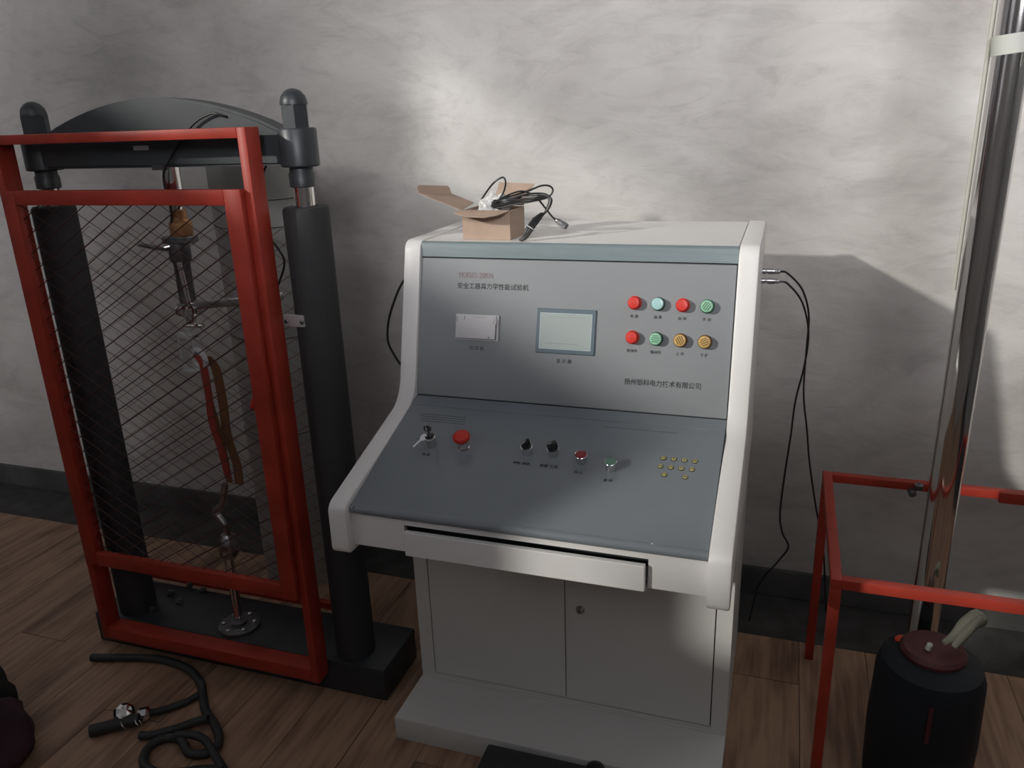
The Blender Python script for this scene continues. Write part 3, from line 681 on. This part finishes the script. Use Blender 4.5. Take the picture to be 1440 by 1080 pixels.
# sensor wire
o = obj('sensor_wire', Tu([(-.355, -.02, 1.470), (-.375, -.09, 1.478), (-.395, -.135, 1.492), (-.425, -.140, 1.498), (-.480, -.140, 1.475), (-.545, -.138, 1.418), (-.580, -.138, 1.375), (-.592, -.13, 1.335), (-.590, -.125, 1.285), (-.600, -.12, 1.235), (-.585, -.1, 1.215)], .0028, 8), 'cable', None, True, origin=(-.585, -.1, 1.215))
tag(o, 'thin black wire looping over the arched crosshead down to the load cell', 'cable')
o = obj('sensor_wire', Tu([(-.360, -.04, 1.39), (-.380, -.04, 1.36), (-.405, -.04, 1.29), (-.400, -.04, 1.235), (-.362, -.04, 1.18), (-.352, -.04, 1.149), (-.375, -.04, 1.10), (-.400, -.05, 1.05), (-.405, -.05, .96), (-.40, -.05, .8), (-.39, -.05, .5), (-.40, -.05, .2), (-.41, -.05, .1)], .0028, 8), 'cable', None, True, origin=(-.41, -.05, .1))
tag(o, 'thin black wire curving between the red guard post and the right sleeve', 'cable')

# ---- red guard frame in front with mesh door
gf = thing('guard_frame', 'red steel guard frame standing in front of the testing machine', 'guard', (-.645, -.2, 0))
GY0, GY1 = -.215, -.165
def tubebar(name, parent, *a): return obj(name, B(*a, bev=.0022), 'red', parent, smooth=True)
tubebar('post', gf, -1.012, -.990, GY0, GY1, .060, 1.468); tubebar('post', gf, -.309, -.287, GY0, GY1, .060, 1.468)
tubebar('top_rail', gf, -.990, -.309, GY0, GY1, 1.446, 1.468); tubebar('bottom_rail', gf, -.990, -.309, GY0, GY1, .062, .100)
dY0, dY1 = -.232, -.212
dg_ = thing('mesh_door', 'red framed expanded-mesh door hung in the guard frame', 'guard door', (-.645, -.222, .34))
dx0, dx1, dz0, dz1 = -.992, -.308, .322, 1.342
tubebar('stile', dg_, dx0, dx0+.042, dY0, dY1, dz0, dz1); tubebar('stile', dg_, dx1-.044, dx1, dY0, dY1, dz0, dz1)
tubebar('door_rail', dg_, dx0+.042, dx1-.044, dY0, dY1, dz1-.034, dz1); tubebar('door_rail', dg_, dx0+.042, dx1-.044, dY0, dY1, dz0, dz0+.040)
def mesh_sheet(x0, x1, z0, z1, y, pz, slope, r):
    bm = bmesh.new()
    for s in (1, -1):
        k = -60
        while k < 90:
            c = z0+k*pz     # z = c + s*slope*(x-x0)
            xa, xb = x0, x1
            za, zb = c, c+s*slope*(x1-x0)
            lo, hi = z0, z1
            def xat(z): return x0+(z-c)/(s*slope)
            xs = sorted((xat(lo), xat(hi))); xa = max(x0, xs[0]); xb = min(x1, xs[1])
            if xb-xa > .004:
                p = Vector((xa, y+.0006*s, c+s*slope*(xa-x0))); q = Vector((xb, y+.0006*s, c+s*slope*(xb-x0)))
                cyl(bm, p, q, r if s == 1 else r*.62, 4)
            k += 1
    return bm
o = obj('expanded_mesh', mesh_sheet(dx0+.036, dx1-.038, dz0+.034, dz1-.028, -.218, .0415, .60, .00135), 'wire', dg_)
# rear guard
rg = thing('rear_guard', 'second red mesh guard standing behind the testing machine columns', 'guard', (-.6, .05, 0))
for x in (-1.157, -.343): obj('post', B(x, x+.02, .04, .06, 0, 1.24, bev=.002), 'red', rg)
obj('expanded_mesh', mesh_sheet(-1.137, -.343, .12, 1.22, .05, .0415, .60, .0008), 'wire_back', rg)
obj('bottom_rail', B(-1.137, -.343, .04, .06, .10, .12), 'red', rg)
# grey cylinder behind
gc = thing('grey_cylinder', 'tall pale grey cylinder by the wall between guard post and right sleeve', 'cylinder', (-.725, .36, 0))
obj('shell', Lt((-.700, .37, 0), (0, 0, 1), [(.135, 0), (.135, 1.398), (.125, 1.405), (0, 1.405)], 48), 'grey_tube', gc, smooth=True)
for z in (.55, .86, 1.19, 1.268): 
    bm = bmesh.new(); torus(bm, (-.700, .37, z), (.02, 0, 1), .1352, .0014, 48, 6); obj('seam_band', bm, 'seam', gc, smooth=True)

# ------------------------------------------------------------------ second machine on the right
PX, PY = 1.171, .10
cm = thing('steel_column', 'tall shiny chrome column rising to the top right of the room', 'machine column', (PX, PY, 0))
obj('pole', Cy((PX, PY, .03), (PX, PY, 2.45), .0315, 40), 'chrome', cm, smooth=True)
obj('foot_plate', Lt((PX, PY, 0), (0, 0, 1), [(.08, 0), (.08, .025), (.045, .03)], 32), 'darksteel', cm, smooth=True)
obj('side_tube', Cy((PX-.0335, PY+.025, 1.10), (PX-.0355, PY+.022, 2.45), .0042, 12), 'cream', cm, smooth=True)
bm = bmesh.new(); lathe(bm, (PX, PY, 1.548), (-.10, 0, 1), [(.0322, 0), (.0336, 0), (.0336, .034), (.0322, .034)], 36, closed=False)
tp = obj('tape_band', bm, 'tape', cm, smooth=True)
obj('tape_tail', B(PX+.018, PX+.026, PY-.036, PY-.0335, 1.524, 1.549), 'tape', tp)
rf = thing('red_floor_frame', 'open red steel frame on legs round the foot of the chrome column', 'frame', (1.36, .08, 0))
zf = .57; b_ = .022
X0, X1, Y0, Y1 = .936, 1.80, -.185, .345
tubebar('side_rail', rf, X0, X0+b_, Y0, Y1, zf-b_, zf); tubebar('side_rail', rf, X1-b_, X1, Y0, Y1, zf-b_, zf)
tubebar('cross_rail', rf, X0+b_, X1-b_, Y0, Y0+b_, zf-b_, zf); tubebar('cross_rail', rf, X0+b_, X1-b_, Y1-b_, Y1, zf-b_, zf)
tubebar('stop_plate', rf, 1.335, X1-b_, Y1-b_-.012, Y1-b_, zf-.026, zf+.002)
for x, y in ((X0, Y0), (X1-b_, Y0), (X0, Y1-b_), (X1-b_, Y1-b_)): tubebar('leg', rf, x, x+b_, y, y+b_, 0, zf-b_)
bm = bmesh.new()
lathe(bm, (1.145, .325, .548), (0, -1, 0), [(.010, -.01), (.010, .02), (.006, .022)], 8)
lathe(bm, (1.158, .31, .560), (0, 0, 1), [(.011, 0), (.011, .012), (.007, .016)], 8)
obj('rail_bolt', bm, 'darksteel', rf, smooth=True)
# dark drum below
dm = thing('blue_drum', 'dark blue plastic drum with maroon top under the red frame', 'drum', (1.16, -.065, 0))
obj('drum_body', Lt((1.165, -.055, 0), (0, 0, 1), [(.100, 0), (.108, .01), (.112, .15), (.108, .30), (.100, .325), (.066, .345)], 40), 'bluebin', dm, smooth=True)
obj('drum_lid', Lt((1.165, -.055, .343), (0, 0, 1), [(.064, 0), (.066, .010), (.060, .018), (.03, .021), (0, .021)], 36), 'maroon', dm, smooth=True, label='maroon drum lid')
obj('red_strip', B(1.150, 1.158, -.1685, -.1655, .20, .29), 'maroon', dm)
o = obj('work_glove', Tu([(1.178, -.075, .388), (1.200, -.06, .400), (1.222, -.04, .418), (1.25, -.01, .42)], lambda t: .006+.014*t, 8), 'glove', None, True, origin=(1.17, -.06, .37))
bm = bmesh.new(); bm.from_mesh(o.data); tube(bm, [Vector(p)-Vector((1.17, -.06, .37)) for p in [(1.195, -.085, .389), (1.212, -.065, .402), (1.235, -.035, .42), (1.252, -.012, .42)]], lambda t: .006+.011*t, 8); bm.to_mesh(o.data); bm.free()
for p_ in o.data.polygons: p_.use_smooth = True
tag(o, 'crumpled grey-green work glove lying on the maroon drum top', 'glove')
tag(obj('bottle_cap', Lt((1.150, -.075, .367), (.2, -.1, 1), [(.006, 0), (.006, .014), (.004, .016)], 12), 'tape', None, True, origin=(1.150, -.075, .367)), 'small cream cap standing on the maroon drum top', 'cap')
tag(obj('orange_cap', Lt((1.112, -.020, .3245), (-.25, .1, 1), [(.013, -.002), (.015, 0), (.013, .022), (.009, .025)], 16), 'orange', None, True, origin=(1.112, -.020, .3245)), 'bright orange plastic cap on the left shoulder of the dark drum', 'cap')

# ------------------------------------------------------------------ floor things
Rz = .0115
hb = bmesh.new()
tube(hb, [(-1.035, -.25, Rz), (-.97, -.232, Rz), (-.898, -.212, Rz), (-.83, -.20, Rz), (-.765, -.204, Rz), (-.70, -.222, Rz), (-.645, -.255, Rz), (-.600, -.300, Rz), (-.560, -.340, Rz), (-.510, -.372, Rz), (-.468, -.405, Rz), (-.448, -.440, Rz), (-.468, -.470, Rz), (-.50, -.478, Rz+.004), (-.535, -.458, Rz+.010), (-.575, -.445, Rz), (-.605, -.462, Rz), (-.610, -.50, Rz), (-.58, -.54, Rz), (-.53, -.55, Rz), (-.48, -.535, Rz), (-.43, -.51, Rz), (-.38, -.50, Rz), (-.30, -.53, Rz), (-.22, -.60, Rz)], Rz, 10, 8)
tube(hb, [(-.525, -.372, Rz+.010), (-.555, -.385, Rz+.004), (-.585, -.410, Rz), (-.615, -.437, Rz), (-.640, -.455, Rz), (-.665, -.462, Rz)], Rz*.92, 10, 8)
tube(hb, [(-.56, -.452, Rz+.018), (-.52, -.440, Rz+.020), (-.475, -.445, Rz+.019), (-.43, -.468, Rz+.006), (-.38, -.50, Rz+.006)], Rz*.92, 10, 8)
h = obj('floor_hose', hb, 'rubber', None, True, origin=(-.6, -.4, 0))
tag(h, 'thick black rubber hose snaking and coiling over the wood floor', 'hose')
gr = thing('hose_gun', 'black handled nozzle with a glinting chrome body on the wood floor', 'nozzle', (-.74, -.42, 0))
obj('handle', Cy((-.795, -.492, .017), (-.700, -.425, .022), .016, 18), 'rubber', gr, smooth=True)
obj('chrome_body', Lt((-.752, -.425, .018), (.10, -.02, .14), [(.012, 0), (.026, .004), (.028, .018), (.024, .028), (.015, .034), (0, .036)], 9), 'chrome', gr)
obj('side_cap', Lt((-.700, -.405, .020), (1, .4, .15), [(.018, -.012), (.018, .010), (.010, .016)], 7), 'chrome', gr)
obj('whip', Tu([(-.70, -.400, .018), (-.68, -.375, .011), (-.64, -.335, Rz), (-.62, -.285, Rz), (-.635, -.262, Rz+.016)], .0095, 10), 'rubber', gr, smooth=True)
for k in range(2):
    bm = bmesh.new(); torus(bm, (-.722+.030*k, -.452+.016*k, .022), (.6, .5, .5), .0105, .0014, 20, 6); obj('ring', bm, 'chrome', gr, smooth=True)
# foot pedal against the base plate
fp = thing('foot_pedal', 'flat black box with a rounded knob lying against the console base plate', 'foot pedal', (.36, -.36, 0))
obj('pedal_body', B(.222, .500, -.46, -.300, 0, .076, bev=.006), 'rubber', fp, smooth=True)
obj('knob', Lt((.485, -.325, .070), (0, 0, 1), [(.024, 0), (.024, .020), (.020, .030), (.010, .036), (0, .037)], 20), 'blackplastic', fp, smooth=True)
# dark bag bottom-left
bg_ = thing('cloth_bag', 'slumped black and maroon cloth bag at the lower left corner', 'bag', (-1.10, -.66, 0))
def lump(c, s, sd, amp=.18):
    bm = bmesh.new(); bmesh.ops.create_icosphere(bm, subdivisions=4, radius=1)
    for v in bm.verts:
        d = 1+amp*noise.noise(v.co*1.6+Vector((sd, 0, 0)))+.05*noise.noise(v.co*5+Vector((sd, 3, 0)))
        v.co = Vector((c[0]+v.co.x*s[0]*d, c[1]+v.co.y*s[1]*d, max(.0, c[2]+v.co.z*s[2]*d)))
    return bm
obj('black_body', lump((-1.17, -.56, .05), (.150, .13, .11), 2), 'blackcloth', bg_, smooth=True)
obj('maroon_body', lump((-1.00, -.66, .045), (.13, .16, .085), 5), 'cloth', bg_, smooth=True)
